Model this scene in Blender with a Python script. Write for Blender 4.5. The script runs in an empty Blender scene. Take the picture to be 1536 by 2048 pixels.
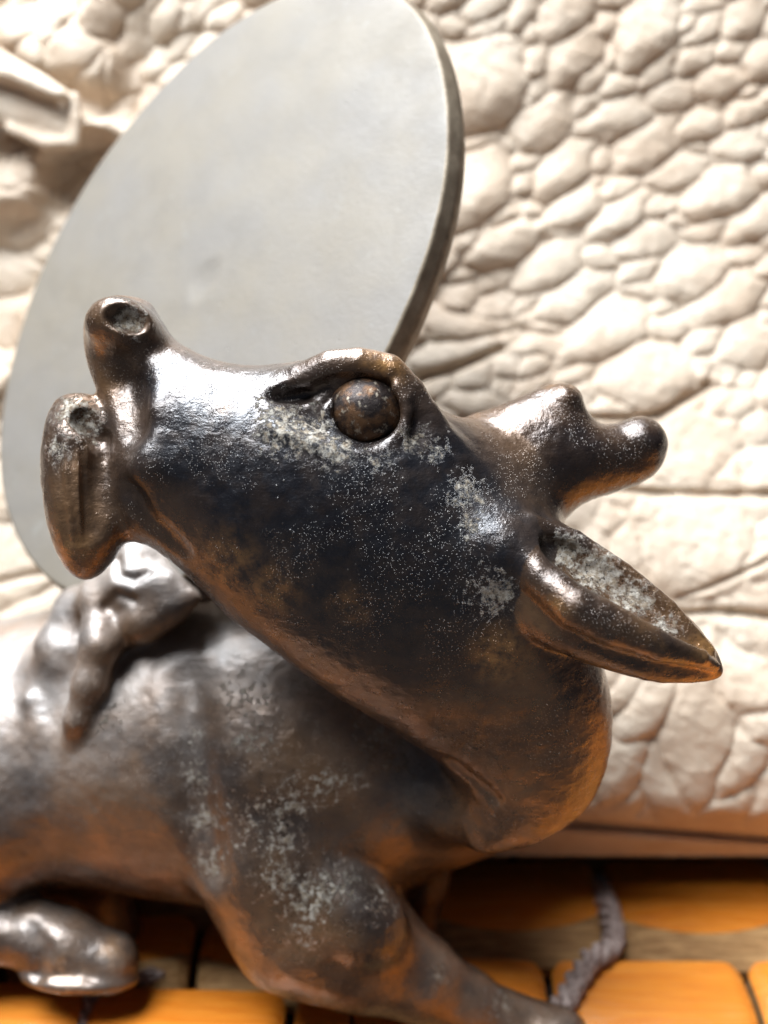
import bpy, math, random
import numpy as np
from mathutils import Vector, Matrix

rng = np.random.default_rng(7)
random.seed(7)
scene = bpy.context.scene
COL = scene.collection
CM = 0.01                                   # everything below is written in centimetres

# ------------------------------------------------------------------ camera
H = 10.5
PITCH = math.radians(20)
VFOV = math.radians(45)
K = math.tan(VFOV / 2) / 1024.0
cam_d = bpy.data.cameras.new('camera')
cam = bpy.data.objects.new('camera', cam_d)
COL.objects.link(cam)
cam.location = (0, 0, H * CM)
cam.rotation_euler = (math.radians(90) - PITCH, 0, 0)
cam_d.sensor_fit = 'VERTICAL'
cam_d.sensor_height = 36.0
cam_d.lens = 18.0 / math.tan(VFOV / 2)
cam_d.clip_start = 0.005
cam_d.clip_end = 50
cam_d.dof.use_dof = True
cam_d.dof.focus_distance = 11.6 * CM
cam_d.dof.aperture_fstop = 16
scene.camera = cam

# ------------------------------------------------------------------ light
world = bpy.data.worlds.new('World')
scene.world = world
world.use_nodes = True
bg = world.node_tree.nodes['Background']
bg.inputs[0].default_value = (0.62, 0.74, 1.0, 1)
bg.inputs[1].default_value = 0.06

def area_lamp(name, loc, target, size, power, colour):
    l = bpy.data.lights.new(name, 'AREA')
    l.shape = 'RECTANGLE'
    l.size, l.size_y = size
    l.energy = power
    l.color = colour
    o = bpy.data.objects.new(name, l)
    o.location = loc
    d = Vector(target) - Vector(loc)
    o.rotation_euler = d.to_track_quat('-Z', 'Y').to_euler()
    COL.objects.link(o)
    return o
area_lamp('window_light', (-0.15, 0.18, 0.57), (0, 0.14, 0.03), (0.66, 0.28), 17.2, (0.90, 0.95, 1.0))

scene.view_settings.view_transform = 'Standard'
scene.view_settings.look = 'None'
scene.view_settings.exposure = 0.0
scene.view_settings.gamma = 1.0
try:
    scene.cycles.use_denoising = True
    scene.cycles.max_bounces = 8
except Exception:
    pass

# ------------------------------------------------------------------ frames
cp, sp = math.cos(PITCH), math.sin(PITCH)
def L(px, py, d):                           # point in the sloping frame: right, up, towards the viewer
    return np.array([d * (px - 768) * K, d * (1024 - py) * K, -d], float)
BAS = np.array([[1, 0, 0], [0, sp, cp], [0, -cp, sp]], float)    # rows: right, up, back in world axes
ORG = np.array([0, 0, H], float)
def to_world(p):
    return np.asarray(p) @ BAS + ORG
def W(px, py, d):
    return to_world(L(px, py, d))
def ground(px, py, z=0.0):
    v = np.array([(px - 768) * K, (1024 - py) * K, -1.0]) @ BAS
    t = (z - H) / v[2]
    return ORG + v * t

# ------------------------------------------------------------------ materials
class NT:
    def __init__(s, name):
        s.m = bpy.data.materials.new(name)
        s.m.use_nodes = True
        s.t = s.m.node_tree
        s.b = s.t.nodes['Principled BSDF']
        g = s.n('ShaderNodeTexCoord')
        v = s.n('ShaderNodeVectorMath', operation='SCALE')
        v.inputs['Scale'].default_value = 100.0
        s.t.links.new(g.outputs['Object'], v.inputs[0])
        s.co = v.outputs[0]
    def n(s, typ, **kw):
        x = s.t.nodes.new(typ)
        for k, v in kw.items():
            setattr(x, k, v)
        return x
    def link(s, a, b):
        s.t.links.new(a, b)
    def val(s, sock, v):
        if isinstance(v, (int, float, tuple, list)):
            sock.default_value = v
        else:
            s.link(v, sock)
    def noise(s, scale, detail=4, rough=0.55, co=None, dist=0.0, stretch=None):
        x = s.n('ShaderNodeTexNoise')
        c = co or s.co
        if stretch:
            mp = s.n('ShaderNodeMapping')
            mp.inputs['Scale'].default_value = stretch
            s.link(c, mp.inputs[0]); c = mp.outputs[0]
        s.link(c, x.inputs['Vector'])
        x.inputs['Scale'].default_value = scale
        x.inputs['Detail'].default_value = detail
        x.inputs['Roughness'].default_value = rough
        x.inputs['Distortion'].default_value = dist
        return x.outputs['Fac']
    def voro(s, scale, feature='F1', out='Distance', rand=1.0):
        x = s.n('ShaderNodeTexVoronoi', feature=feature)
        s.link(s.co, x.inputs['Vector'])
        x.inputs['Scale'].default_value = scale
        x.inputs['Randomness'].default_value = rand
        return x.outputs[out]
    def ramp(s, f, a, b, lo=0.0, hi=1.0):
        x = s.n('ShaderNodeMapRange', interpolation_type='SMOOTHSTEP')
        s.link(f, x.inputs[0])
        x.inputs[1].default_value = a; x.inputs[2].default_value = b
        x.inputs[3].default_value = lo; x.inputs[4].default_value = hi
        return x.outputs[0]
    def math(s, op, a, b=0.0):
        x = s.n('ShaderNodeMath', operation=op)
        s.val(x.inputs[0], a); s.val(x.inputs[1], b)
        return x.outputs[0]
    def mix(s, f, a, b):
        x = s.n('ShaderNodeMix', data_type='RGBA')
        s.val(x.inputs[0], f)
        s.val(x.inputs[6], a if not isinstance(a, tuple) else (*a, 1))
        s.val(x.inputs[7], b if not isinstance(b, tuple) else (*b, 1))
        return x.outputs[2]
    def mixf(s, f, a, b):
        x = s.n('ShaderNodeMix', data_type='FLOAT')
        s.val(x.inputs[0], f); s.val(x.inputs[2], a); s.val(x.inputs[3], b)
        return x.outputs[0]
    def attr(s, name):
        x = s.n('ShaderNodeAttribute'); x.attribute_name = name
        return x.outputs['Fac']
    def bump(s, h, dist, strength=1.0, prev=None):
        x = s.n('ShaderNodeBump')
        s.val(x.inputs['Strength'], strength)
        x.inputs['Distance'].default_value = dist * CM
        s.link(h, x.inputs['Height'])
        if prev is not None:
            s.link(prev, x.inputs['Normal'])
        return x.outputs[0]
    def out(s, **kw):
        for k, v in kw.items():
            k = k.replace('_', ' ')
            s.val(s.b.inputs[k], (*v, 1) if isinstance(v, tuple) and len(v) == 3 else v)
        return s.m

def bronze_material(name='aged_bronze', warm=0.0):
    s = NT(name)
    crust = s.attr('crust'); worn = s.attr('worn'); dark = s.attr('dark')
    big = s.noise(0.9, 5, 0.6)
    mid = s.noise(4.5, 6, 0.65)
    fine = s.noise(26, 5, 0.7)
    vfine = s.noise(75, 3, 0.7)
    brown = s.mix(s.ramp(big, 0.35, 0.68), (0.058, 0.036, 0.025), (0.25, 0.132, 0.058))
    c = s.mix(s.ramp(mid, 0.42, 0.75, 0, 0.3), brown, (0.055, 0.040, 0.034))
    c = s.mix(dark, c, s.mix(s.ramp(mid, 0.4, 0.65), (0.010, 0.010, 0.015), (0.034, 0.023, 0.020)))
    # rubbed copper
    w = s.math('MULTIPLY', worn, s.ramp(s.noise(6, 6, 0.65), 0.34, 0.70))
    c = s.mix(w, c, (0.52, 0.26, 0.085))
    # pale haze of light from above, painted into the upward faces
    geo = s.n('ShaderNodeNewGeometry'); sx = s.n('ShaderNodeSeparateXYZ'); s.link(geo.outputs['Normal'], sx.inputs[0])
    light_haze = s.math('MULTIPLY', s.ramp(sx.outputs[2], -0.25, 0.75), s.attr('haze_mask'))
    light_haze = s.math('MULTIPLY', light_haze, s.ramp(s.noise(1.6, 4, 0.6), 0.25, 0.7, 0.40, 0.80))
    c = s.mix(light_haze, c, (0.36, 0.335, 0.315))
    # dust specks
    sp1 = s.math('MULTIPLY', s.ramp(s.voro(14), 0.17, 0.08), s.ramp(s.noise(3.0, 3), 0.47, 0.62))
    sp2 = s.math('MULTIPLY', s.ramp(s.voro(44), 0.30, 0.14), s.ramp(s.noise(1.6, 3), 0.44, 0.56))
    specks = s.math('MAXIMUM', sp1, sp2)
    specks = s.math('MULTIPLY', specks, 0.13)
    # encrustation
    th = s.math('ADD', s.math('MULTIPLY', crust, 0.95), s.math('MULTIPLY', s.math('SUBTRACT', s.noise(13, 7, 0.75), 0.5), 2.4))
    cm = s.math('MULTIPLY', s.ramp(th, 0.38, 0.66), 0.88)
    crustc = s.mix(s.ramp(s.noise(19, 5, 0.7), 0.38, 0.62), (0.36, 0.285, 0.20), (0.66, 0.61, 0.53))
    crustc = s.mix(s.math('MULTIPLY', s.ramp(s.noise(30, 4, 0.7), 0.52, 0.66), s.ramp(crust, 0.5, 0.85)), crustc, (0.05, 0.045, 0.04))
    cov = s.math('MAXIMUM', s.math('MULTIPLY', cm, s.ramp(crust, 0.02, 0.15)), specks)
    c = s.mix(cov, c, crustc)
    metal = s.mixf(cov, s.mixf(light_haze, 0.62, 0.1), 0.0)
    rough = s.mixf(cov, s.mixf(s.math('MAXIMUM', s.ramp(s.noise(7, 5, 0.7), 0.3, 0.7), light_haze), s.mixf(s.attr('haze_mask'), 0.22, 0.38), s.mixf(s.attr('haze_mask'), 0.38, 0.54)), 0.85)
    h = s.math('ADD', s.math('MULTIPLY', fine, 0.5), s.math('MULTIPLY', vfine, 0.25))
    scr = s.noise(24, 3, 0.6, stretch=(0.15, 1.0, 1.6))
    h = s.math('ADD', h, s.math('MULTIPLY', scr, 0.35))
    nb = s.bump(h, 0.012, 0.6)
    nb = s.bump(s.math('MULTIPLY', cov, s.noise(22, 6, 0.8)), 0.06, 0.9, nb)
    nb = s.bump(s.noise(5.5, 4, 0.6), 0.035, s.mixf(s.attr('haze_mask'), 0.5, 0.12), nb)
    return s.out(Base_Color=c, Metallic=metal, Roughness=rough, Normal=nb, Coat_Weight=s.mixf(cov, 0.65, 0.0), Coat_Roughness=s.mixf(s.attr('haze_mask'), s.ramp(s.noise(3.5, 5, 0.7), 0.3, 0.7, 0.12, 0.26), 0.38), Coat_IOR=1.75, Coat_Normal=nb)

def eye_material():
    s = NT('brown_eye_bronze')
    c = s.mix(s.ramp(s.noise(4.0, 5, 0.6), 0.42, 0.58), (0.03, 0.022, 0.02), (0.16, 0.082, 0.04))
    c = s.mix(s.ramp(s.noise(13, 5, 0.7), 0.56, 0.66, 0, 0.7), c, (0.42, 0.36, 0.28))
    return s.out(Base_Color=c, Metallic=0.6, Roughness=s.ramp(s.noise(9, 5), 0.3, 0.7, 0.3, 0.55),
                 Normal=s.bump(s.noise(22, 6, 0.7), 0.015, 0.7))

def disc_material():
    s = NT('grey_pewter')
    c = s.mix(s.ramp(s.noise(0.55, 5, 0.6), 0.35, 0.65), (0.185, 0.168, 0.148), (0.200, 0.174, 0.138))
    c = s.mix(s.ramp(s.noise(1.6, 6, 0.65, dist=0.6), 0.48, 0.68, 0, 0.3), c, (0.165, 0.148, 0.125))
    c = s.mix(s.ramp(s.noise(3.2, 5, 0.7), 0.6, 0.72, 0, 0.3), c, (0.25, 0.245, 0.225))
    pits = s.math('MULTIPLY', s.ramp(s.voro(5.5), 0.10, 0.03), s.ramp(s.noise(1.3, 2), 0.52, 0.6))
    nb = s.bump(s.noise(14, 6, 0.7), 0.008, 0.5)
    nb = s.bump(s.math('MULTIPLY', pits, -1.0), 0.012, 0.6, nb)
    return s.out(Base_Color=c, Metallic=0.12, Roughness=s.ramp(s.noise(2.5, 5, 0.65), 0.3, 0.7, 0.50, 0.66), Normal=nb)

def disc_side_material():
    s = NT('brown_pewter_rim')
    c = s.mix(s.ramp(s.noise(3, 6, 0.65), 0.35, 0.65), (0.17, 0.13, 0.088), (0.28, 0.225, 0.16))
    return s.out(Base_Color=c, Metallic=0.3, Roughness=0.55, Normal=s.bump(s.noise(14, 6, 0.7), 0.012, 0.5))

def leather_material(name='cream_reptile_leather'):
    s = NT(name)
    c = s.mix(s.ramp(s.noise(0.8, 5, 0.6), 0.35, 0.65), (0.63, 0.485, 0.355), (0.71, 0.59, 0.46))
    c = s.mix(s.ramp(s.noise(5.0, 6, 0.7), 0.5, 0.7, 0, 0.35), c, (0.56, 0.45, 0.33))
    nb = s.bump(s.noise(8, 7, 0.7, dist=0.5), 0.05, 0.55)
    mp = s.n('ShaderNodeMapping'); mp.inputs['Rotation'].default_value = (0, math.radians(-28), 0); s.link(s.co, mp.inputs[0])
    nb = s.bump(s.noise(5, 5, 0.6, co=mp.outputs[0], stretch=(0.35, 1, 1.9)), 0.07, 0.6, nb)
    nb = s.bump(s.noise(35, 4, 0.6), 0.01, 0.4, nb)
    return s.out(Base_Color=c, Roughness=s.ramp(s.noise(3.5, 4), 0.3, 0.7, 0.32, 0.5), Normal=nb, Specular_IOR_Level=0.5)

def bamboo_top():
    s = NT('amber_bamboo_skin')
    g = s.noise(9, 5, 0.6, stretch=(0.09, 1.0, 1.0))
    g2 = s.noise(30, 4, 0.7, stretch=(0.05, 1.0, 1.0))
    oi = s.n('ShaderNodeObjectInfo')
    c = s.mix(s.ramp(g, 0.3, 0.7), (0.70, 0.185, 0.014), (0.84, 0.29, 0.034))
    c = s.mix(s.ramp(g2, 0.52, 0.75, 0, 0.55), c, (0.42, 0.12, 0.02))
    c = s.mix(s.math('MULTIPLY', oi.outputs['Random'], 0.35), c, (0.82, 0.33, 0.06))
    nb = s.bump(g2, 0.012, 0.5)
    return s.out(Base_Color=c, Roughness=s.ramp(g2, 0.3, 0.7, 0.18, 0.34), Normal=nb, Coat_Weight=0.7, Coat_Roughness=0.12)

def bamboo_side():
    s = NT('pale_bamboo_cut')
    g = s.noise(16, 6, 0.7, stretch=(0.10, 1.0, 1.0))
    c = s.mix(s.ramp(g, 0.35, 0.65), (0.30, 0.145, 0.045), (0.60, 0.35, 0.14))
    c = s.mix(s.ramp(s.voro(20), 0.25, 0.1, 0, 0.6), c, (0.20, 0.10, 0.04))
    return s.out(Base_Color=c, Roughness=0.7, Normal=s.bump(g, 0.03, 0.8))

def cord_material():
    s = NT('dusty_grey_cord')
    c = s.mix(s.ramp(s.noise(14, 5, 0.7), 0.35, 0.65), (0.34, 0.23, 0.195), (0.74, 0.60, 0.54))
    return s.out(Base_Color=c, Roughness=0.9, Normal=s.bump(s.noise(40, 4, 0.7, stretch=(1, 1, 1)), 0.04, 1.0))

def plain_dark():
    s = NT('dark_cloth_backing')
    c = s.mix(s.ramp(s.noise(12, 5), 0.35, 0.65), (0.018, 0.014, 0.012), (0.045, 0.035, 0.03))
    return s.out(Base_Color=c, Roughness=0.9, Normal=s.bump(s.noise(50, 3), 0.02, 0.6))

M_BR = bronze_material()
M_EYE = eye_material()
M_DISC = disc_material()
M_RIM = disc_side_material()
M_LEA = leather_material()
M_TOP = bamboo_top()
M_SIDE = bamboo_side()
M_CORD = cord_material()
M_BACK = plain_dark()

# ------------------------------------------------------------------ object helpers
def thing(name, label, cat, loc_cm, group=None):
    o = bpy.data.objects.new(name, None)
    o.empty_display_size = 0.01
    COL.objects.link(o)
    o.location = [c * CM for c in loc_cm]
    o['label'] = label; o['category'] = cat
    if group: o['group'] = group
    return o
def link_mesh(name, me, parent=None, origin=(0, 0, 0)):
    o = bpy.data.objects.new(name, me)
    COL.objects.link(o)
    if parent is not None:
        o.parent = parent
    return o
def mesh_from(name, V, F, mats, parent=None, attrs=None, smooth=True, matidx=None):
    """V in world cm; the object is placed so that its local frame is its parent's."""
    V = np.asarray(V, float)
    org = np.zeros(3)
    p = parent
    while p is not None:
        org = org + np.array(p.location) / CM
        p = p.parent
    me = bpy.data.meshes.new(name)
    me.from_pydata(((V - org) * CM).tolist(), [], F if isinstance(F, list) else F.tolist())
    for m in (mats if isinstance(mats, (list, tuple)) else [mats]):
        me.materials.append(m)
    if matidx is not None:
        me.polygons.foreach_set('material_index', np.asarray(matidx, np.int32))
    if smooth:
        me.polygons.foreach_set('use_smooth', np.ones(len(me.polygons), bool))
    if attrs:
        for k, v in attrs.items():
            a = me.attributes.new(k, 'FLOAT', 'POINT')
            a.data.foreach_set('value', np.asarray(v, np.float32))
    me.update()
    return link_mesh(name, me, parent)

# ------------------------------------------------------------------ value noise on points
class VNoise:
    def __init__(s, seed, n=32):
        s.n = n
        s.g = np.random.default_rng(seed).random((n, n, n)).astype(np.float32)
    def __call__(s, p):
        i = np.floor(p).astype(int); f = p - i
        f = f * f * (3 - 2 * f)
        n = s.n; r = 0
        for dx in (0, 1):
            for dy in (0, 1):
                for dz in (0, 1):
                    w = (f[:, 0] if dx else 1 - f[:, 0]) * (f[:, 1] if dy else 1 - f[:, 1]) * (f[:, 2] if dz else 1 - f[:, 2])
                    r = r + w * s.g[(i[:, 0] + dx) % n, (i[:, 1] + dy) % n, (i[:, 2] + dz) % n]
        return r - 0.5
VN = VNoise(3)
def fbm(p, scale, octv=3, gain=0.5):
    r = 0; a = 1.0
    for k in range(octv):
        r = r + a * VN(p * scale + 17.3 * k); a *= gain; scale *= 2.03
    return r

# ------------------------------------------------------------------ solid sculpting on a grid
class Clay:
    def __init__(s, lo, hi, h):
        s.lo = np.array(lo, float); s.h = h
        s.n = np.ceil((np.array(hi) - s.lo) / h).astype(int) + 1
        s.F = np.full(s.n, 1.0, np.float32)
        s.ax = [(s.lo[i] + h * np.arange(s.n[i])).astype(np.float32) for i in range(3)]
    def box(s, lo, hi):
        a = np.clip(np.floor((np.array(lo) - s.lo) / s.h).astype(int), 0, s.n - 1)
        b = np.clip(np.ceil((np.array(hi) - s.lo) / s.h).astype(int) + 1, 1, s.n)
        if np.any(b - a < 1): return None
        sl = tuple(slice(a[i], b[i]) for i in range(3))
        return sl, s.ax[0][sl[0]][:, None, None], s.ax[1][sl[1]][None, :, None], s.ax[2][sl[2]][None, None, :]
    def put(s, sl, d, k, cut=False):
        a = s.F[sl]
        if cut:
            d = -d
            if k > 0:
                hh = np.maximum(k - np.abs(a - d), 0) / k
                s.F[sl] = np.maximum(a, d) + hh * hh * k * 0.25
            else: s.F[sl] = np.maximum(a, d)
        else:
            if k > 0:
                hh = np.maximum(k - np.abs(a - d), 0) / k
                s.F[sl] = np.minimum(a, d) - hh * hh * k * 0.25
            else: s.F[sl] = np.minimum(a, d)
    def cone(s, a, b, ra, rb, k=0.1, cut=False):
        a = np.array(a, float); b = np.array(b, float)
        m = max(ra, rb) + k + 2 * s.h
        q = s.box(np.minimum(a, b) - m, np.maximum(a, b) + m)
        if q is None: return
        sl, X, Y, Z = q
        ba = (b - a); l2 = float(ba @ ba) + 1e-9
        t = ((X - a[0]) * ba[0] + (Y - a[1]) * ba[1] + (Z - a[2]) * ba[2]) / l2
        t = np.clip(t, 0, 1).astype(np.float32)
        d = np.sqrt((X - a[0] - t * ba[0]) ** 2 + (Y - a[1] - t * ba[1]) ** 2 + (Z - a[2] - t * ba[2]) ** 2) - (ra + (rb - ra) * t)
        s.put(sl, d.astype(np.float32), k, cut)
    def chain(s, pts, k=0.1, cut=False, kin=None):
        """pts: (point, radius); the pieces are first joined to one another then to the clay"""
        P = np.array([p for p, r in pts]); R = [r for p, r in pts]
        m = max(R) + k + 2 * s.h
        q = s.box(P.min(0) - m, P.max(0) + m)
        if q is None: return
        sl, X, Y, Z = q
        D = None
        kk = kin if kin is not None else 0.35 * min(R)
        for i in range(len(P) - 1):
            a, b = P[i], P[i + 1]
            ba = b - a; l2 = float(ba @ ba) + 1e-9
            t = np.clip(((X - a[0]) * ba[0] + (Y - a[1]) * ba[1] + (Z - a[2]) * ba[2]) / l2, 0, 1)
            d = np.sqrt((X - a[0] - t * ba[0]) ** 2 + (Y - a[1] - t * ba[1]) ** 2 + (Z - a[2] - t * ba[2]) ** 2) - (R[i] + (R[i + 1] - R[i]) * t)
            if D is None: D = d
            else:
                hh = np.maximum(kk - np.abs(D - d), 0) / kk
                D = np.minimum(D, d) - hh * hh * kk * 0.25
        s.put(sl, D.astype(np.float32), k, cut)
    def ell(s, c, r, k=0.1, rot=0.0, cut=False, tilt=0.0, yaw=0.0):
        """rot turns in the facing plane (degrees, counter-clockwise), yaw about the upright axis"""
        c = np.array(c, float); r = np.array(r, float)
        m = r.max() + k + 2 * s.h
        q = s.box(c - m, c + m)
        if q is None: return
        sl, X, Y, Z = q
        R = np.array(Matrix.Rotation(math.radians(rot), 3, 'Z') @ Matrix.Rotation(math.radians(yaw), 3, 'Y') @ Matrix.Rotation(math.radians(tilt), 3, 'X'))
        x = X - c[0]; y = Y - c[1]; z = Z - c[2]
        u = [(R[0, i] * x + R[1, i] * y + R[2, i] * z) for i in range(3)]
        k0 = np.sqrt((u[0] / r[0]) ** 2 + (u[1] / r[1]) ** 2 + (u[2] / r[2]) ** 2)
        k1 = np.sqrt((u[0] / r[0] ** 2) ** 2 + (u[1] / r[1] ** 2) ** 2 + (u[2] / r[2] ** 2) ** 2)
        d = k0 * (k0 - 1) / np.maximum(k1, 1e-6)
        s.put(sl, d.astype(np.float32), k, cut)
    def inflate(s, outline, thick, k=0.1, lap=3.0, sub=6):
        """outline: list of (px, py, depth); a closed outline swelled to a rounded solid about its own surface of depth"""
        P = np.array([L(*p) for p in outline])
        P = catmull(P, sub)
        m = 0.3
        lo = P.min(0) - m; hi = P.max(0) + m
        i0 = np.clip(np.floor((lo - s.lo) / s.h).astype(int), 0, s.n - 1)
        i1 = np.clip(np.ceil((hi - s.lo) / s.h).astype(int) + 1, 1, s.n)
        X = s.ax[0][i0[0]:i1[0]].astype(float); Y = s.ax[1][i0[1]:i1[1]].astype(float)
        GX, GY = np.meshgrid(X, Y, indexing='ij')
        sd = poly_sd(GX, GY, P[:, :2])
        u = poisson(sd < 0, s.h, lap)
        g = 2.2 * np.sqrt(max(u.max(), 1e-6))
        # soft outer field continues the inner one
        u = np.where(sd < 0, u, -g * sd)
        for _ in range(2):
            v = u.copy()
            v[1:-1, 1:-1] = 0.5 * u[1:-1, 1:-1] + 0.125 * (u[2:, 1:-1] + u[:-2, 1:-1] + u[1:-1, 2:] + u[1:-1, :-2])
            u = v
        # depth of the middle surface
        Q = P[::3]
        w = 1.0 / ((GX[..., None] - Q[:, 0]) ** 2 + (GY[..., None] - Q[:, 1]) ** 2 + 0.15) ** 1.5
        zc = (w * Q[:, 2]).sum(-1) / w.sum(-1)
        hmax = thick * math.sqrt(max(u.max(), 1e-6))
        zlo = zc.min() - hmax - 0.3; zhi = zc.max() + hmax + 0.3
        k0 = max(int((zlo - s.lo[2]) / s.h), 0); k1 = min(int((zhi - s.lo[2]) / s.h) + 2, s.n[2])
        Z = s.ax[2][k0:k1]
        G = ((Z[None, None, :] - zc[..., None].astype(np.float32)) / thick) ** 2 - u[..., None].astype(np.float32)
        gx, gy, gz = np.gradient(G, s.h)
        gm = np.sqrt(gx ** 2 + gy ** 2 + gz ** 2)
        d = G / np.maximum(gm, 0.25)
        s.put((slice(i0[0], i1[0]), slice(i0[1], i1[1]), slice(k0, k1)), np.clip(d, -1, 1).astype(np.float32), k)
    def sample(s, p):
        q = (np.asarray(p, float) - s.lo) / s.h
        i = np.clip(np.floor(q).astype(int), 0, s.n - 2); f = q - i
        r = 0
        for dx in (0, 1):
            for dy in (0, 1):
                for dz in (0, 1):
                    w = (f[..., 0] if dx else 1 - f[..., 0]) * (f[..., 1] if dy else 1 - f[..., 1]) * (f[..., 2] if dz else 1 - f[..., 2])
                    r = r + w * s.F[i[..., 0] + dx, i[..., 1] + dy, i[..., 2] + dz]
        return r
    def front(s, px, py, dmin=9.5, dmax=19):
        """depth of the first surface met at this place"""
        ds = np.arange(dmin, dmax, 0.02)
        pts = np.array([L(px, py, d) for d in ds])
        ok = np.all((pts > s.lo) & (pts < s.lo + s.h * (s.n - 2)), axis=1)
        v = np.where(ok, s.sample(pts), 1.0)
        j = np.argmax(v < 0)
        return float(ds[j]) if v[j] < 0 else None
    def S(s, px, py, off=0.0, dflt=13.0):
        d = s.front(px, py)
        return L(px, py, (d if d is not None else dflt) + off)
    def mesh(s, smooth=2):
        F = s.F
        F[0], F[-1], F[:, 0], F[:, -1], F[:, :, 0], F[:, :, -1] = (np.abs(F[0]) + .01, np.abs(F[-1]) + .01, np.abs(F[:, 0]) + .01,
                                                                 np.abs(F[:, -1]) + .01, np.abs(F[:, :, 0]) + .01, np.abs(F[:, :, -1]) + .01)
        I = F < 0
        c = np.zeros(np.array(F.shape) - 1, np.uint8)
        n0, n1, n2 = c.shape
        for dx in (0, 1):
            for dy in (0, 1):
                for dz in (0, 1):
                    c += I[dx:dx + n0, dy:dy + n1, dz:dz + n2]
        act = (c > 0) & (c < 8)
        idx = np.argwhere(act)
        vid = np.full(c.shape, -1, np.int32)
        vid[act] = np.arange(len(idx))
        pos = np.zeros((len(idx), 3)); cnt = np.zeros(len(idx))
        corners = [(a, b, d) for a in (0, 1) for b in (0, 1) for d in (0, 1)]
        val = {k: F[idx[:, 0] + k[0], idx[:, 1] + k[1], idx[:, 2] + k[2]] for k in corners}
        for a in corners:
            for ax in range(3):
                if a[ax] == 0:
                    b = list(a); b[ax] = 1; b = tuple(b)
                    va, vb = val[a], val[b]
                    m = (va < 0) != (vb < 0)
                    t = va / np.where(m, va - vb, 1)
                    e = np.array(a, float)[None, :].repeat(len(idx), 0)
                    e[:, ax] += t
                    pos[m] += e[m]; cnt[m] += 1
        pos = idx + pos / cnt[:, None]
        V = s.lo + pos * s.h
        faces = []
        for ax in range(3):
            o = [i for i in range(3) if i != ax]
            A = np.moveaxis(I, ax, 0)
            ch = A[:-1] != A[1:]
            ins = A[:-1]
            ids = np.argwhere(ch)
            iv = np.moveaxis(vid, ax, 0)
            ok = (ids[:, 1] > 0) & (ids[:, 2] > 0) & (ids[:, 1] < iv.shape[1]) & (ids[:, 2] < iv.shape[2])
            ids = ids[ok]
            i, j, k = ids.T
            q = np.stack([iv[i, j - 1, k - 1], iv[i, j, k - 1], iv[i, j, k], iv[i, j - 1, k]], 1)
            inside = ins[i, j, k]
            flip = inside if ax != 1 else ~inside
            q[~flip] = q[~flip][:, ::-1]
            faces.append(q)
        Q = np.concatenate(faces)
        V = relax(V, Q, smooth)
        return V, Q
def edges_of(Q):
    e = np.concatenate([Q[:, [0, 1]], Q[:, [1, 2]], Q[:, [2, 3]], Q[:, [3, 0]]])
    return e
def relax(V, Q, n):
    e = edges_of(Q)
    a = np.concatenate([e[:, 0], e[:, 1]]); b = np.concatenate([e[:, 1], e[:, 0]])
    c = np.bincount(a, minlength=len(V)).astype(float)
    for _ in range(n):
        S = np.stack([np.bincount(a, weights=V[b, i], minlength=len(V)) for i in range(3)], 1) / c[:, None]
        V = V + 0.5 * (S - V)
    return V
def normals_of(V, Q):
    n = np.cross(V[Q[:, 2]] - V[Q[:, 0]], V[Q[:, 3]] - V[Q[:, 1]])
    N = np.stack([sum(np.bincount(Q[:, k], weights=n[:, i], minlength=len(V)) for k in range(4)) for i in range(3)], 1)
    return N / np.maximum(np.linalg.norm(N, axis=1, keepdims=True), 1e-12)
def catmull(P, sub, closed=True):
    n = len(P); out = []
    rg = range(n) if closed else range(n - 1)
    for i in rg:
        if closed: p0, p1, p2, p3 = P[i - 1], P[i], P[(i + 1) % n], P[(i + 2) % n]
        else: p0, p1, p2, p3 = P[max(i - 1, 0)], P[i], P[i + 1], P[min(i + 2, n - 1)]
        for t in np.arange(sub) / sub:
            out.append(0.5 * ((2 * p1) + (-p0 + p2) * t + (2 * p0 - 5 * p1 + 4 * p2 - p3) * t * t + (-p0 + 3 * p1 - 3 * p2 + p3) * t ** 3))
    if not closed: out.append(P[-1])
    return np.array(out)
def poly_sd(X, Y, P):
    d2 = np.full(X.shape, 1e9); ins = np.zeros(X.shape, bool)
    n = len(P)
    for i in range(n):
        a = P[i]; b = P[(i + 1) % n]
        e = b - a
        wx, wy = X - a[0], Y - a[1]
        t = np.clip((wx * e[0] + wy * e[1]) / (e @ e + 1e-12), 0, 1)
        d2 = np.minimum(d2, (wx - t * e[0]) ** 2 + (wy - t * e[1]) ** 2)
        c = ((a[1] > Y) != (b[1] > Y))
        if a[1] != b[1]:
            ins ^= c & (X < (b[0] - a[0]) * (Y - a[1]) / (b[1] - a[1]) + a[0])
    return np.where(ins, -1, 1) * np.sqrt(d2)
def poisson(mask, h, lap):
    lv = []
    m = mask
    while min(m.shape) > 24:
        lv.append((m, h)); 
        a, b = (m.shape[0] // 2) * 2, (m.shape[1] // 2) * 2
        m = m[:a:2, :b:2]; h = h * 2
    lv.append((m, h))
    u = np.zeros(lv[-1][0].shape)
    for li in range(len(lv) - 1, -1, -1):
        m, h = lv[li]
        if u.shape != m.shape:
            v = np.kron(u, np.ones((2, 2)))
            w = np.zeros(m.shape)
            w[:v.shape[0], :v.shape[1]] = v[:m.shape[0], :m.shape[1]]
            u = w
        u = u * m
        for _ in range(500 if li else 260):
            v = np.zeros_like(u)
            v[1:-1, 1:-1] = 0.25 * (u[2:, 1:-1] + u[:-2, 1:-1] + u[1:-1, 2:] + u[1:-1, :-2] + lap * h * h)
            u = v * m
    return u
def px(n, d=12.0):                            # a length in picture points at a depth
    return n * K * d
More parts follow.
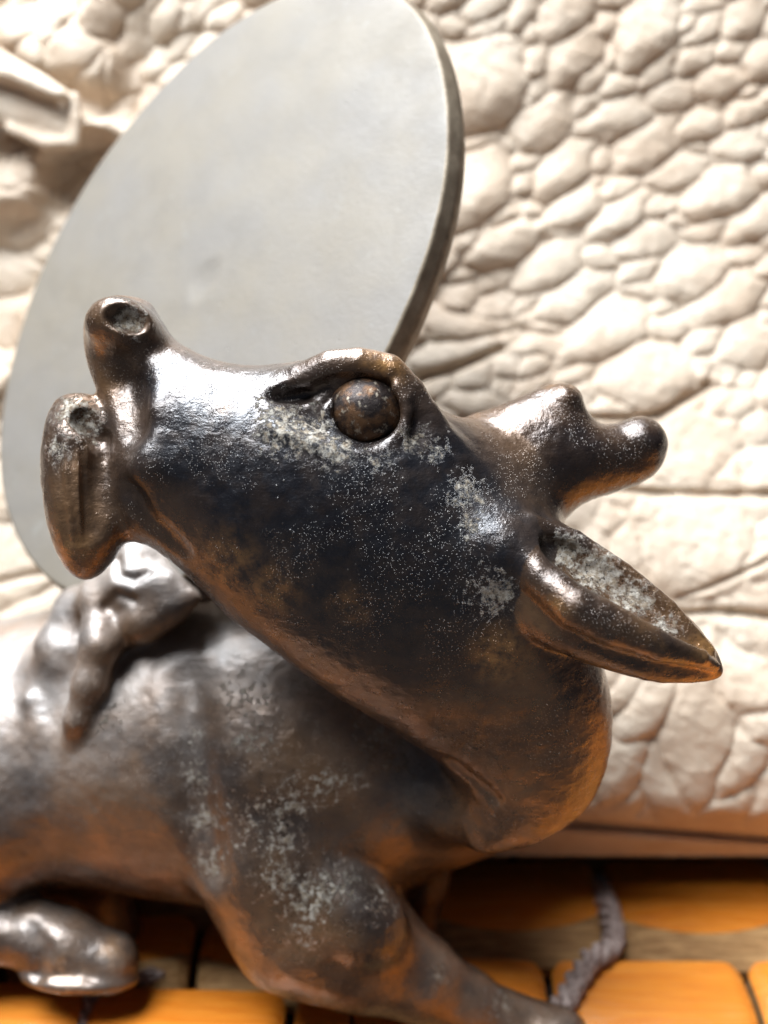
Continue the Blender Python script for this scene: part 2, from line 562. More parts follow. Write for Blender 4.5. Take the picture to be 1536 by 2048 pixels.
def blob(V, spots):
    """soft-edged patches of crust, wear and darker tone: (centre, radius, weight)"""
    r = np.zeros(len(V))
    for c, rad, w in spots:
        d = np.linalg.norm(V - np.asarray(c), axis=1) / rad
        r = np.maximum(r, w * np.clip(1.35 - d, 0, 1))
    return r

# ------------------------------------------------------------------ the bronze animal
VOX = 0.0235
clay = Clay([-8.3, -6.7, -17.4], [4.0, 2.9, -10.6], VOX)
D0 = 12.1
# body, rump and shoulder
clay.chain([(L(-420, 1620, 15.6), 1.6), (L(-160, 1540, 15.5), 1.62), (L(160, 1488, 15.35), 1.50), (L(420, 1470, 15.2), 1.78),
            (L(640, 1490, 15.0), 1.80), (L(860, 1490, 14.7), 1.35)], k=0.3, kin=0.8)
clay.ell(L(590, 1480, 14.5), (1.35, 1.75, 1.25), k=0.35, rot=8)            # near shoulder
clay.ell(L(930, 1500, 14.3), (1.1, 1.05, 1.0), k=0.5)                      # breast
# far foreleg
clay.chain([(L(840, 1640, 15.2), 0.55), (L(835, 1760, 15.4), 0.37), (L(815, 1880, 15.6), 0.36), (L(820, 1945, 15.7), 0.36)], k=0.15)
# near foreleg: upper arm, knee, shank, hoof
clay.chain([(L(560, 1560, 14.1), 1.05), (L(560, 1700, 14.0), 0.92), (L(620, 1830, 14.0), 0.84), (L(720, 1900, 14.05), 0.66)], k=0.16, kin=0.4)
clay.ell(L(700, 1825, 13.45), (0.72, 0.49, 0.48), k=0.16, rot=-38)
clay.chain([(L(700, 1880, 14.0), 0.66), (L(830, 1955, 14.1), 0.49), (L(928, 2010, 14.2), 0.38), (L(1020, 2050, 14.3), 0.33)], k=0.25)
clay.chain([(L(1010, 2045, 14.3), 0.34), (L(1110, 2080, 14.25), 0.40)], k=0.12)
# thigh and hind leg, folded under
clay.ell(L(-120, 1560, 14.7), (1.5, 1.5, 1.1), k=0.4)
clay.chain([(L(-330, 1900, 14.6), 0.55), (L(-120, 1890, 14.55), 0.42), (L(0, 1868, 14.5), 0.33), (L(70, 1885, 14.5), 0.33)], k=0.3)
clay.chain([(L(78, 1868, 14.5), 0.40), (L(130, 1898, 14.5), 0.43), (L(214, 1925, 14.45), 0.37)], k=0.12)
clay.ell(L(158, 1950, 14.4), (0.70, 0.17, 0.45), k=0.08, rot=-4)
clay.chain([(L(60, 1850, 14.1), 0.08), (L(85, 1900, 14.02), 0.09), (L(75, 1950, 14.05), 0.07)], k=0.1, cut=True)
clay.chain([(L(175, 1870, 14.0), 0.05), (L(185, 1920, 13.98), 0.06), (L(180, 1955, 14.0), 0.05)], k=0.07, cut=True)
# dark inner hind foot
clay.chain([(L(170, 1740, 15.6), 0.5), (L(220, 1880, 15.9), 0.42)], k=0.3)
# neck and head as one swelled outline
HN = [(168, 690, 12.2), (170, 640, 12.2), (190, 606, 12.2), (225, 592, 12.2), (266, 592, 12.2), (302, 606, 12.2), (325, 642, 12.2), (350, 677, 12.15),
      (390, 703, 12.1), (440, 724, 12.1), (500, 733, 12.1), (565, 730, 12.1), (620, 722, 12.05), (680, 712, 12.0), (740, 714, 12.0), (790, 732, 12.0),
      (830, 768, 12.1), (880, 820, 12.2), (950, 850, 12.3), (1030, 890, 12.3), (1090, 960, 12.3), (1125, 1040, 12.3), (1150, 1120, 12.3), (1175, 1220, 12.35),
      (1200, 1310, 12.4), (1218, 1390, 12.5), (1222, 1460, 12.6), (1210, 1540, 12.7), (1178, 1605, 12.8), (1120, 1655, 12.9), (1040, 1690, 13.0), (960, 1695, 13.1),
      (930, 1640, 13.1), (925, 1580, 13.0), (880, 1528, 12.9), (820, 1482, 12.7), (760, 1442, 12.6), (690, 1400, 12.5), (610, 1345, 12.4), (540, 1292, 12.3),
      (465, 1238, 12.25), (400, 1175, 12.2), (350, 1127, 12.2), (300, 1092, 12.2), (255, 1080, 12.2), (218, 1050, 12.2), (200, 1000, 12.2),
      (196, 930, 12.2), (206, 860, 12.2), (198, 790, 12.2), (178, 735, 12.2)]
clay.inflate(HN, 0.62, k=0.14, lap=3.0)
# flared nose end
clay.ell(L(247, 657, 11.86), (px(74), px(54), 0.36), k=0.16, rot=-12, tilt=-25)
# chin
CH = [(112, 806, 12.1), (150, 788, 12.1), (205, 800, 12.1), (232, 860, 12.1), (240, 940, 12.1), (250, 1010, 12.1), (262, 1062, 12.1), (240, 1096, 12.1), (218, 1130, 12.1),
      (190, 1156, 12.1), (162, 1160, 12.1), (135, 1138, 12.1), (112, 1090, 12.1), (95, 1020, 12.1), (88, 940, 12.1), (94, 865, 12.1)]
clay.inflate(CH, 1.0, k=0.08, lap=3.2)
base = clay
# mouth slit between chin and snout
clay.chain([(clay.S(168, 838, 0.0), px(28)), (clay.S(186, 872, 0.04), px(20))], k=0.03, cut=True)
clay.chain([(clay.S(206, 880, 0.0), px(8)), (clay.S(196, 935, 0.0), px(15)), (clay.S(190, 1000, 0.0), px(17)), (clay.S(188, 1060, 0.0), px(10))], k=0.14, cut=True)
clay.chain([(clay.S(290, 830, 0.02), px(22)), (clay.S(300, 930, 0.02), px(24))], k=0.3)
# ridges along the chin front
for dx in (0, 26, 50):
    clay.chain([(clay.S(116 + dx, 890, -0.015), px(5)), (clay.S(120 + dx, 1000, -0.015), px(6)), (clay.S(138 + dx * 0.7, 1085, -0.01), px(4))], k=0.05, cut=True)
# nostril
clay.ell(clay.S(257, 632, -0.02), (px(49), px(27), 0.2), k=0.04, rot=-8, tilt=-25, cut=True)
# cheek plane and jaw groove
clay.chain([(clay.S(262, 985, -0.03), px(9)), (clay.S(300, 1045, -0.03), px(11)), (clay.S(360, 1100, -0.04), px(9))], k=0.16, cut=True)
# snout side hollow
clay.chain([(clay.S(250, 760, 0.03), px(30)), (clay.S(262, 850, 0.05), px(30))], k=0.25, cut=True)
# eye socket and brow
eyeS = clay.front(730, 830)
clay.ell(L(700, 818, eyeS - 0.04), (px(140), px(72), 0.24), k=0.16, rot=-12, cut=True)
clay.ell(L(608, 778, clay.front(608, 790) - 0.02), (px(70), px(22), 0.12), k=0.08, rot=14, cut=True)
brow = [(545, 778), (600, 752), (660, 728), (720, 722), (780, 738), (822, 775), (855, 820), (885, 870), (925, 925), (970, 975)]
bd = [11.60, 11.50, 11.42, 11.40, 11.42, 11.45, 11.48, 11.50, 11.54, 11.58]
bpts = [(L(x, y, d), px(r)) for (x, y), d, r in zip(brow, bd, (10, 20, 26, 28, 28, 24, 20, 17, 14, 8))]
bpts = [(p - np.array([0, 0, 0.07]), r) for p, r in bpts]
clay.chain(bpts, k=0.22)
clay.chain([(L(x - 26 if x > 800 else x, y + 40 if x < 800 else y + 26, d - 0.03), px(17)) for (x, y), d in list(zip(brow, bd))[1:6]], k=0.03, cut=True)
# lower lid
clay.chain([(clay.S(600, 850, 0.0), px(8)), (clay.S(650, 885, 0.0), px(12)), (clay.S(720, 908, 0.02), px(9)), (clay.S(790, 900, 0.02), px(7)), (clay.S(835, 868, 0.03), px(6))], k=0.08)
clay.chain([(clay.S(530, 858, 0.0), px(7)), (clay.S(590, 872, 0.0), px(10)), (clay.S(660, 905, 0.02), px(8))], k=0.07)
clay.ell(L(935, 1600, 13.35), (0.50, 0.42, 0.36), k=0.35)
# lid ring round the eye
ring = []
for a in range(-200, 41, 20):
    t = math.radians(a)
    ring.append((L(733 + 80 * math.cos(t), 824 - 74 * math.sin(t), eyeS + 0.05), px(11)))
clay.chain(ring, k=0.10)
clay.chain([(L(560, 800, clay.front(560, 800)), px(6)), (L(610, 790, clay.front(610, 790)), px(11)), (L(655, 790, eyeS - 0.02), px(14))], k=0.05, cut=True)
# ear root
clay.ell(L(1005, 1095, 11.68), (px(90), px(75), 0.42), k=0.25, rot=-45)
# antler root on the skull
clay.chain([(L(1000, 940, 12.4), 0.42), (L(1080, 925, 12.45), 0.40)], k=0.3)
# breast creases
clay.chain([(clay.S(905, 1530, -0.02), px(6)), (clay.S(985, 1600, -0.02), px(6))], k=0.14, cut=True)
# flank grooves behind the shoulder
clay.chain([(clay.S(376, 1360, -0.1, 14), 0.05), (clay.S(385, 1480, -0.06, 14), 0.08), (clay.S(395, 1620, 0, 14), 0.11), (clay.S(425, 1740, 0, 14), 0.1)], k=0.35, cut=True)
# cloud bracket wisps rising off the back
def wisp(pts, k=0.12):
    clay.chain([(L(x, y, d), px(r, d)) for x, y, d, r in pts], k=k, kin=0.24)
wisp([(232, 1268, 13.75, 34), (290, 1240, 13.6, 36), (345, 1215, 13.5, 26), (395, 1195, 13.45, 8)])
wisp([(200, 1190, 13.8, 40), (270, 1170, 13.7, 46), (330, 1180, 13.6, 36), (380, 1190, 13.5, 18)])
wisp([(230, 1130, 13.9, 30), (275, 1120, 13.8, 34), (320, 1130, 13.8, 28)])
wisp([(200, 1210, 13.7, 36), (200, 1290, 13.55, 34), (178, 1370, 13.5, 26), (152, 1440, 13.5, 18), (138, 1500, 13.6, 7)])
wisp([(128, 1262, 14.05, 13), (102, 1290, 14.0, 17), (128, 1322, 13.95, 16), (150, 1300, 13.9, 12)])
wisp([(60, 1400, 13.8, 12), (90, 1470, 13.8, 16), (110, 1510, 13.9, 8)])
wisp([(165, 1230, 14.25, 62), (140, 1330, 14.15, 50), (110, 1430, 14.15, 34)], k=0.3)
wisp([(255, 1085, 14.2, 50), (320, 1110, 14.1, 46), (375, 1160, 13.95, 34), (410, 1190, 13.9, 16)], k=0.12)
wisp([(250, 1120, 14.3, 85), (250, 1060, 14.6, 75), (255, 1010, 14.8, 50)], k=0.15)
clay.chain([(clay.S(212, 1215, 0), 0.04), (clay.S(236, 1190, 0), 0.04), (clay.S(268, 1200, 0), 0.03)], k=0.07, cut=True)
clay.chain([(clay.S(236, 1120, 0), 0.03), (clay.S(238, 1150, 0), 0.04), (clay.S(268, 1160, 0), 0.04), (clay.S(298, 1146, 0), 0.03)], k=0.08, cut=True)

F_plain = clay.F.copy()
# antler: a stub forked into two blunt tines
AN = [(930, 850, 12.5), (985, 818, 12.5), (1050, 790, 12.5), (1095, 768, 12.5), (1135, 768, 12.5), (1160, 786, 12.5), (1166, 812, 12.5), (1182, 838, 12.5), (1212, 852, 12.5), (1245, 846, 12.5), (1275, 836, 12.5),
      (1305, 846, 12.5), (1326, 880, 12.5), (1324, 925, 12.5), (1295, 957, 12.5), (1235, 982, 12.5), (1170, 1005, 12.5), (1135, 1035, 12.5), (1090, 1060, 12.5), (1010, 1050, 12.5), (950, 960, 12.5)]
clay.inflate(AN, 0.86, k=0.12, lap=3.0)
clay.ell(L(1128, 800, 12.3), (px(34), px(30), 0.2), k=0.1)
clay.ell(L(1282, 885, 12.4), (px(46), px(42), 0.26), k=0.08)
F_horned = clay.F.copy()
# ear: a leaf with a hollow inner face
EA = [(985, 1075, 11.8), (1050, 1030, 11.85), (1120, 1045, 11.9), (1200, 1092, 11.9), (1280, 1150, 11.9), (1350, 1210, 11.8), (1410, 1272, 11.7), (1442, 1322, 11.6), (1440, 1354, 11.6),
      (1380, 1368, 11.5), (1290, 1360, 11.5), (1200, 1335, 11.5), (1110, 1300, 11.5), (1030, 1250, 11.6), (975, 1160, 11.75)]
clay.inflate(EA, 0.72, k=0.10, lap=2.6)
clay.chain([(L(990, 1062, 11.80), px(34)), (L(1045, 1085, 11.52), px(32)), (L(1080, 1150, 11.33), px(34)), (L(1150, 1212, 11.16), px(38)), (L(1230, 1252, 11.15), px(36)), (L(1320, 1290, 11.18), px(28)), (L(1400, 1315, 11.28), px(18)), (L(1432, 1332, 11.4), px(8))], k=0.12)
clay.chain([(L(1120, 1092, 11.40), px(38)), (L(1180, 1136, 11.32), px(46)), (L(1250, 1188, 11.30), px(42)), (L(1325, 1242, 11.30), px(28)), (L(1385, 1286, 11.30), px(11))], k=0.05, cut=True)
clay.chain([(L(1060, 1044, 11.55), px(18)), (L(1150, 1074, 11.55), px(16)), (L(1250, 1140, 11.55), px(15)), (L(1340, 1212, 11.5), px(13)), (L(1420, 1300, 11.45), px(10))], k=0.08)

V, Q = clay.mesh(2)
N = normals_of(V, Q)
def S(x, y, off=0.0):
    return clay.S(x, y, off)
crust_spots = [(S(560, 845), 0.38, 0.55), (S(620, 865), 0.36, 0.6), (S(670, 895), 0.25, 0.6), (S(935, 985), 0.24, 0.52), (S(940, 1050), 0.17, 0.5), (S(985, 1185), 0.30, 0.58),
               (S(830, 880), 0.22, 0.5), (S(870, 900), 0.2, 0.42), (S(760, 915), 0.2, 0.4),
               (S(150, 830), 0.3, 0.6), (S(120, 900), 0.18, 0.5), (L(258, 640, 11.7), 0.2, 0.8), (S(160, 850), 0.25, 0.7),
               (S(395, 1560), 0.25, 0.5), (S(410, 1640), 0.28, 0.52), (S(420, 1720), 0.28, 0.5), (S(390, 1480), 0.2, 0.42), (S(520, 1640), 0.5, 0.40),
               (S(590, 1600), 0.35, 0.5), (S(640, 1570), 0.3, 0.5), (S(700, 1560), 0.28, 0.5), (S(560, 1680), 0.35, 0.5), (S(560, 1760), 0.35, 0.5), (S(620, 1800), 0.4, 0.55), (S(680, 1770), 0.35, 0.5), (S(760, 1800), 0.3, 0.42),
               (S(600, 1870), 0.3, 0.42), (S(510, 1480), 0.4, 0.36), (S(200, 1440), 0.4, 0.35), (S(490, 1400), 0.4, 0.36), (S(760, 1500), 0.5, 0.40),
               (S(1000, 2000), 0.3, 0.45), (S(880, 1950), 0.2, 0.4), (S(470, 1650), 0.6, 0.33)]
worn_spots = [(S(300, 606, 0.0), 0.25, 1.0), (S(770, 728), 0.22, 0.9), (S(450, 1130), 0.35, 0.55), (S(540, 1180), 0.3, 0.5), (S(1000, 1310), 0.3, 0.75), (S(150, 1130), 0.3, 0.7),
              (S(700, 1210), 0.2, 0.4), (S(120, 1960), 0.3, 0.7), (S(230, 1900), 0.2, 0.7), (S(450, 820), 0.1, 0.2)]
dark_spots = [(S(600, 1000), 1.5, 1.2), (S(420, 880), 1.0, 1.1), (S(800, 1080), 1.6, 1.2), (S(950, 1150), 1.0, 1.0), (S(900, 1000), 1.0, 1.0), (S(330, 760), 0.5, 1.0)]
def field(G, P):
    keep, clay.F = clay.F, G
    v = clay.sample(P); clay.F = keep
    return v
pxs = 768 + V[:, 0] / (-V[:, 2] * K); pys = 1024 - V[:, 1] / (-V[:, 2] * K)
f_plain = field(F_plain, V); f_horn = field(F_horned, V)
is_ear = (f_horn > 0.05) & (pxs > 960) & (pys > 990)
is_ant = (f_plain > 0.05) & ~is_ear & (pxs > 960) & (pys < 1080)
is_hoof = ((pxs > 45) & (pxs < 310) & (pys > 1810) & (V[:, 2] > -15.05) & (pys < 2010)) | ((pxs > 1010) & (pys > 1990) & (V[:, 2] > -15.2))
del F_plain, F_horned
hol = np.clip((-11.25 - V[:, 2]) / 0.10, 0, 1) * is_ear
crust_ear = blob(V, [(L(1130, 1100, 11.6), 0.24, 0.9), (L(1190, 1145, 11.6), 0.28, 0.95), (L(1260, 1200, 11.6), 0.26, 0.9), (L(1330, 1255, 11.55), 0.2, 0.85)]) * hol
worn_ear = blob(V, [(L(1425, 1320, 11.4), 0.30, 1.0), (L(1330, 1345, 11.3), 0.16, 0.7), (L(1300, 1300, 11.1), 0.12, 0.7), (L(1110, 1225, 11.1), 0.14, 0.8), (L(1125, 785, 12.4), 0.18, 0.9)])
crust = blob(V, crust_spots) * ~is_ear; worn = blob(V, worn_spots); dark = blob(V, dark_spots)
crust = np.maximum(crust, crust_ear); worn = np.maximum(worn, worn_ear)
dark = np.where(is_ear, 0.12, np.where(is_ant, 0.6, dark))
haze_mask = np.clip((-12.9 - V[:, 2]) / 0.7, 0.08, 0.85) * ~is_ear * ~is_ant * np.clip((1800 - (1024 - V[:, 1] / (-V[:, 2] * K))) / 120, 0.45, 1)  # share of the painted light haze: strong on the body, weaker on the legs
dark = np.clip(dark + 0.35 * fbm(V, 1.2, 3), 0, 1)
lowsc = 0.035 * fbm(V, 1.1, 2) + 0.012 * fbm(V, 6.0, 3)
V = V + N * (lowsc + np.clip(crust - 0.45, 0, 1) * 0.10 * fbm(V, 9.0, 2))[:, None]

root = thing('bronze_deer', 'dark bronze reclining horned beast craning its head back, on the orange tiles', 'figurine', ground(600, 1900))
N2 = normals_of(V, Q)
face_of = np.where(is_ear, 1, np.where(is_ant, 2, np.where(is_hoof, 3, 0)))
fl = face_of[Q].max(1)
def piece(name, faces, parent):
    ids, inv = np.unique(faces, return_inverse=True)
    f = inv.reshape(faces.shape)
    o = mesh_from(name, to_world(V[ids]), f, M_BR, parent, dict(crust=crust[ids], worn=worn[ids], dark=dark[ids], haze_mask=haze_mask[ids]))
    o.data.normals_split_custom_set_from_vertices((N2[ids] @ BAS).tolist())
    return o
body = piece('body', Q[fl == 0], root)
piece('ear', Q[fl == 1], root)
piece('antler', Q[fl == 2], root)
cx_ = V[Q[:, 0], 0] / (-V[Q[:, 0], 2] * K) + 768
piece('hoof', Q[(fl == 3) & (cx_ < 600)], root)
piece('hoof', Q[(fl == 3) & (cx_ >= 600)], root)

# eyeball
def ball(name, c, r, mat, parent, nu=40, nv=24, squash=(1, 1, 1)):
    th = np.linspace(0, math.pi, nv + 1)[1:-1]; ph = np.linspace(0, 2 * math.pi, nu, endpoint=False)
    P = [[0, 1, 0]] + [[math.sin(t) * math.cos(p), math.cos(t), math.sin(t) * math.sin(p)] for t in th for p in ph] + [[0, -1, 0]]
    P = np.array(P) * np.array(squash)
    P = P * (1 + 0.07 * fbm(P * 1.3 + 5, 1.0, 3)[:, None])
    F = [(0, 1 + (j + 1) % nu, 1 + j) for j in range(nu)]
    for i in range(nv - 2):
        for j in range(nu):
            a = 1 + i * nu + j; b = 1 + i * nu + (j + 1) % nu
            F.append((a, b, b + nu, a + nu))
    last = len(P) - 1
    F += [(last, 1 + (nv - 2) * nu + j, 1 + (nv - 2) * nu + (j + 1) % nu) for j in range(nu)]
    return mesh_from(name, to_world(P * r + c), F, mat, parent)
eye = ball('eye', L(732, 822, eyeS + 0.27), px(74), M_EYE, root, squash=(1.0, 0.94, 0.95))

# ------------------------------------------------------------------ the disc
def make_disc():
    ang = math.radians(27.9)
    c = L(414, 565, 14.5)
    n = np.array([-math.sin(ang_t) * math.cos(ang), math.sin(ang_t) * math.sin(ang), math.cos(ang_t)])
    maj = np.array([math.sin(ang), math.cos(ang), 0.0])
    mnr = np.cross(maj, n); 
    A, B, T, R = 3.97, 2.84, 0.42, 0.05
    nseg = 160
    prof = [(0.0, 0.0)]
    for f in np.linspace(0.08, 1, 26)[:-1]: prof.append((f, 0))
    ring = []
    prof2 = []
    # (inset from the edge, height along the normal)
    for i in range(7):
        a = i / 6 * math.pi / 2
        prof2.append((R - R * math.sin(a), -R + R * math.cos(a)))
    for z in np.linspace(-R, -T + R, 5)[1:]: prof2.append((-0.05 * math.sin((-z - R) / (T - 2 * R) * math.pi), z))
    for i in range(1, 7):
        a = i / 6 * math.pi / 2
        prof2.append((R - R * math.cos(a), -T + R - R * math.sin(a)))
    P = [c.copy()]; rows = 0
    def add_row(fa, inset, z):
        nonlocal rows
        for j in range(nseg):
            t = 2 * math.pi * j / nseg
            wob = 1 + 0.004 * math.sin(3 * t + 1) + 0.003 * math.sin(7 * t)
            P.append(c + maj * (A * wob * fa - inset) * math.cos(t) + mnr * (B * wob * fa - inset) * math.sin(t) + n * (z + (0.05 * (1 - fa * fa) if fa < 1 else 0)))
        rows += 1
    Ain = 1 - R / B
    for f in np.linspace(0.06, 0.985, 26): add_row(f * Ain, 0, 0)
    for ins, z in prof2: add_row(1.0, ins, z)
    for f in np.linspace(0.95, 0.05, 6): add_row(f * Ain, 0, -T)
    F = [(0, 1 + j, 1 + (j + 1) % nseg) for j in range(nseg)]
    for i in range(rows - 1):
        for j in range(nseg):
            a = 1 + i * nseg + j; b = 1 + i * nseg + (j + 1) % nseg
            F.append((a, a + nseg, b + nseg, b))
    P.append(c - n * T)
    last = len(P) - 1
    F += [(last, 1 + (rows - 1) * nseg + (j + 1) % nseg, 1 + (rows - 1) * nseg + j) for j in range(nseg)]
    P = np.array(P)
    P = P + n * (0.02 * fbm(P, 0.9, 3))[:, None]
    mi = []
    for f in F:
        r_ = (f[0] - 1) // nseg
        mi.append(1 if 27 <= r_ <= 26 + len(prof2) else 0)
    o = mesh_from('metal_disc', to_world(P), F, [M_DISC, M_RIM], None, matidx=mi)
    o['label'] = 'large flat oval grey metal disc standing tilted behind the beast\'s head'
    o['category'] = 'disc'
    return o
ang_t = math.radians(34)
make_disc()

# ------------------------------------------------------------------ the bag
BD = 17.3
bag_scales = []
def sc7(lst):
    for cx, cy, a, b, g in lst: bag_scales.append((800 + 0.479 * cx, 0.479 * cy, 0.479 * a, 0.479 * b, g))
def sc3(lst):
    for cx, cy, a, b, g in lst: bag_scales.append((850 + 0.4466 * cx, 700 + 0.4466 * cy, 0.4466 * a, 0.4466 * b, g))
sc7([(340, 340, 180, 150, 60), (550, 260, 75, 55, 50), (600, 190, 38, 30, 0), (725, 235, 130, 75, 60), (1040, 120, 170, 95, 62), (860, 90, 65, 40, 60), (700, 60, 125, 75, 50),
     (490, 95, 110, 38, 48), (340, 45, 90, 48, 30), (560, 150, 60, 36, 30), (235, 110, 60, 48, 0), (110, 130, 72, 60, 80), (150, 260, 60, 50, 0), (900, 225, 65, 42, 60),
     (810, 320, 75, 52, 60), (930, 465, 160, 80, 28), (1085, 280, 120, 55, 45), (1240, 245, 100, 52, 25), (1400, 205, 80, 40, 25), (1510, 250, 80, 70, 50), (1190, 95, 55, 45, 40),
     (1270, 130, 95, 45, 40), (1450, 75, 100, 65, 50), (1250, 15, 110, 36, 10), (1110, 400, 125, 55, 15), (1340, 345, 95, 62, 20), (1455, 375, 55, 38, 15), (600, 500, 120, 95, 50),
     (780, 565, 55, 30, -20), (470, 600, 48, 38, 0), (525, 670, 55, 42, 20), (340, 590, 95, 36, 22), (320, 790, 150, 105, 60), (700, 690, 130, 75, 45), (860, 660, 85, 42, 0),
     (1040, 600, 150, 75, 30), (1255, 525, 115, 52, 22), (1450, 465, 100, 50, 28), (1170, 705, 115, 62, 18), (1430, 605, 115, 60, 8), (1335, 805, 150, 78, 32), (930, 890, 130, 58, 38),
     (755, 855, 145, 60, 38), (500, 860, 90, 38, -30), (420, 1020, 140, 72, 32), (620, 940, 95, 40, -8), (1040, 1005, 130, 62, 28), (610, 1130, 145, 62, 30), (830, 1075, 85, 42, -10),
     (1090, 860, 90, 42, 10), (1490, 925, 120, 62, 30), (1270, 960, 95, 40, 10), (1200, 1145, 125, 95, 20), (1010, 1210, 90, 42, -18), (715, 1245, 160, 66, 30), (1370, 1245, 170, 78, 30),
     (1430, 1070, 85, 40, 10), (395, 1190, 80, 45, 20), (560, 1340, 100, 40, -15), (880, 1370, 190, 90, 28), (1110, 1350, 130, 48, 5), (240, 1350, 160, 62, 0), (1460, 1430, 130, 80, 20),
     (1250, 1535, 60, 60, 0), (1370, 1550, 50, 50, 0), (1030, 1580, 160, 115, 10), (620, 1450, 220, 45, 5), (270, 1480, 220, 50, 10), (280, 1000, 60, 50, 30), (250, 1150, 60, 45, 0),
     (1310, 440, 50, 22, -35), (1180, 330, 30, 20, -30), (700, 430, 40, 30, 0), (960, 720, 40, 22, 10), (1090, 700, 20, 16, 0), (1240, 620, 60, 26, -20), (1350, 680, 60, 26, -20)])
sc3([(1200, 400, 185, 165, 20), (1230, 870, 200, 195, 30), (1320, 100, 60, 45, 0), (1440, 130, 60, 45, 0), (1510, 560, 90, 80, 0), (880, 665, 48, 40, 0), (990, 715, 55, 50, 0),
     (830, 745, 50, 60, 0), (900, 900, 75, 90, 0), (1290, 1135, 170, 62, 0), (1200, 600, 230, 38, -3), (1450, 1250, 170, 70, -25), (1510, 940, 90, 90, 0), (210, 220, 130, 65, 0),
     (1480, 340, 70, 60, 0), (700, 200, 120, 60, 10), (850, 560, 120, 45, 5), (1000, 800, 40, 40, 0), (1090, 1260, 90, 60, -30), (760, 880, 60, 60, 0), (1500, 720, 100, 45, 10)])
bag_scales += [(1250, 1500, 110, 42, 68), (1330, 1560, 130, 45, -60), (1400, 1460, 150, 60, 80), (1480, 1500, 120, 45, 60), (1230, 1600, 60, 40, 30), (1450, 1600, 90, 40, 20), (1530, 1580, 90, 40, 70),
               (1480, 1360, 90, 50, -40), (1290, 1420, 80, 40, 50), (1540, 1420, 70, 50, 60),
               (110, 30, 60, 30, 80), (30, 60, 60, 35, 70), (150, 110, 60, 42, 40), (210, 40, 50, 30, 60), (175, 190, 62, 38, 60), (290, 60, 90, 24, 62), (250, 140, 80, 26, 60), (60, 110, 60, 28, -50),
               (340, 40, 50, 28, 40), (230, 210, 40, 28, 60), (400, 20, 60, 26, 40), (320, 110, 40, 24, 50), (20, 430, 70, 45, 15), (70, 390, 45, 30, 0), (40, 360, 80, 34, 10), (0, 540, 60, 40, 0), (10, 620, 40, 60, 0),
               (20, 1120, 90, 110, 0), (90, 1220, 100, 60, 10), (20, 980, 60, 60, 0), (-20, 1260, 60, 60, 0), (40, 1180, 60, 40, 10)]
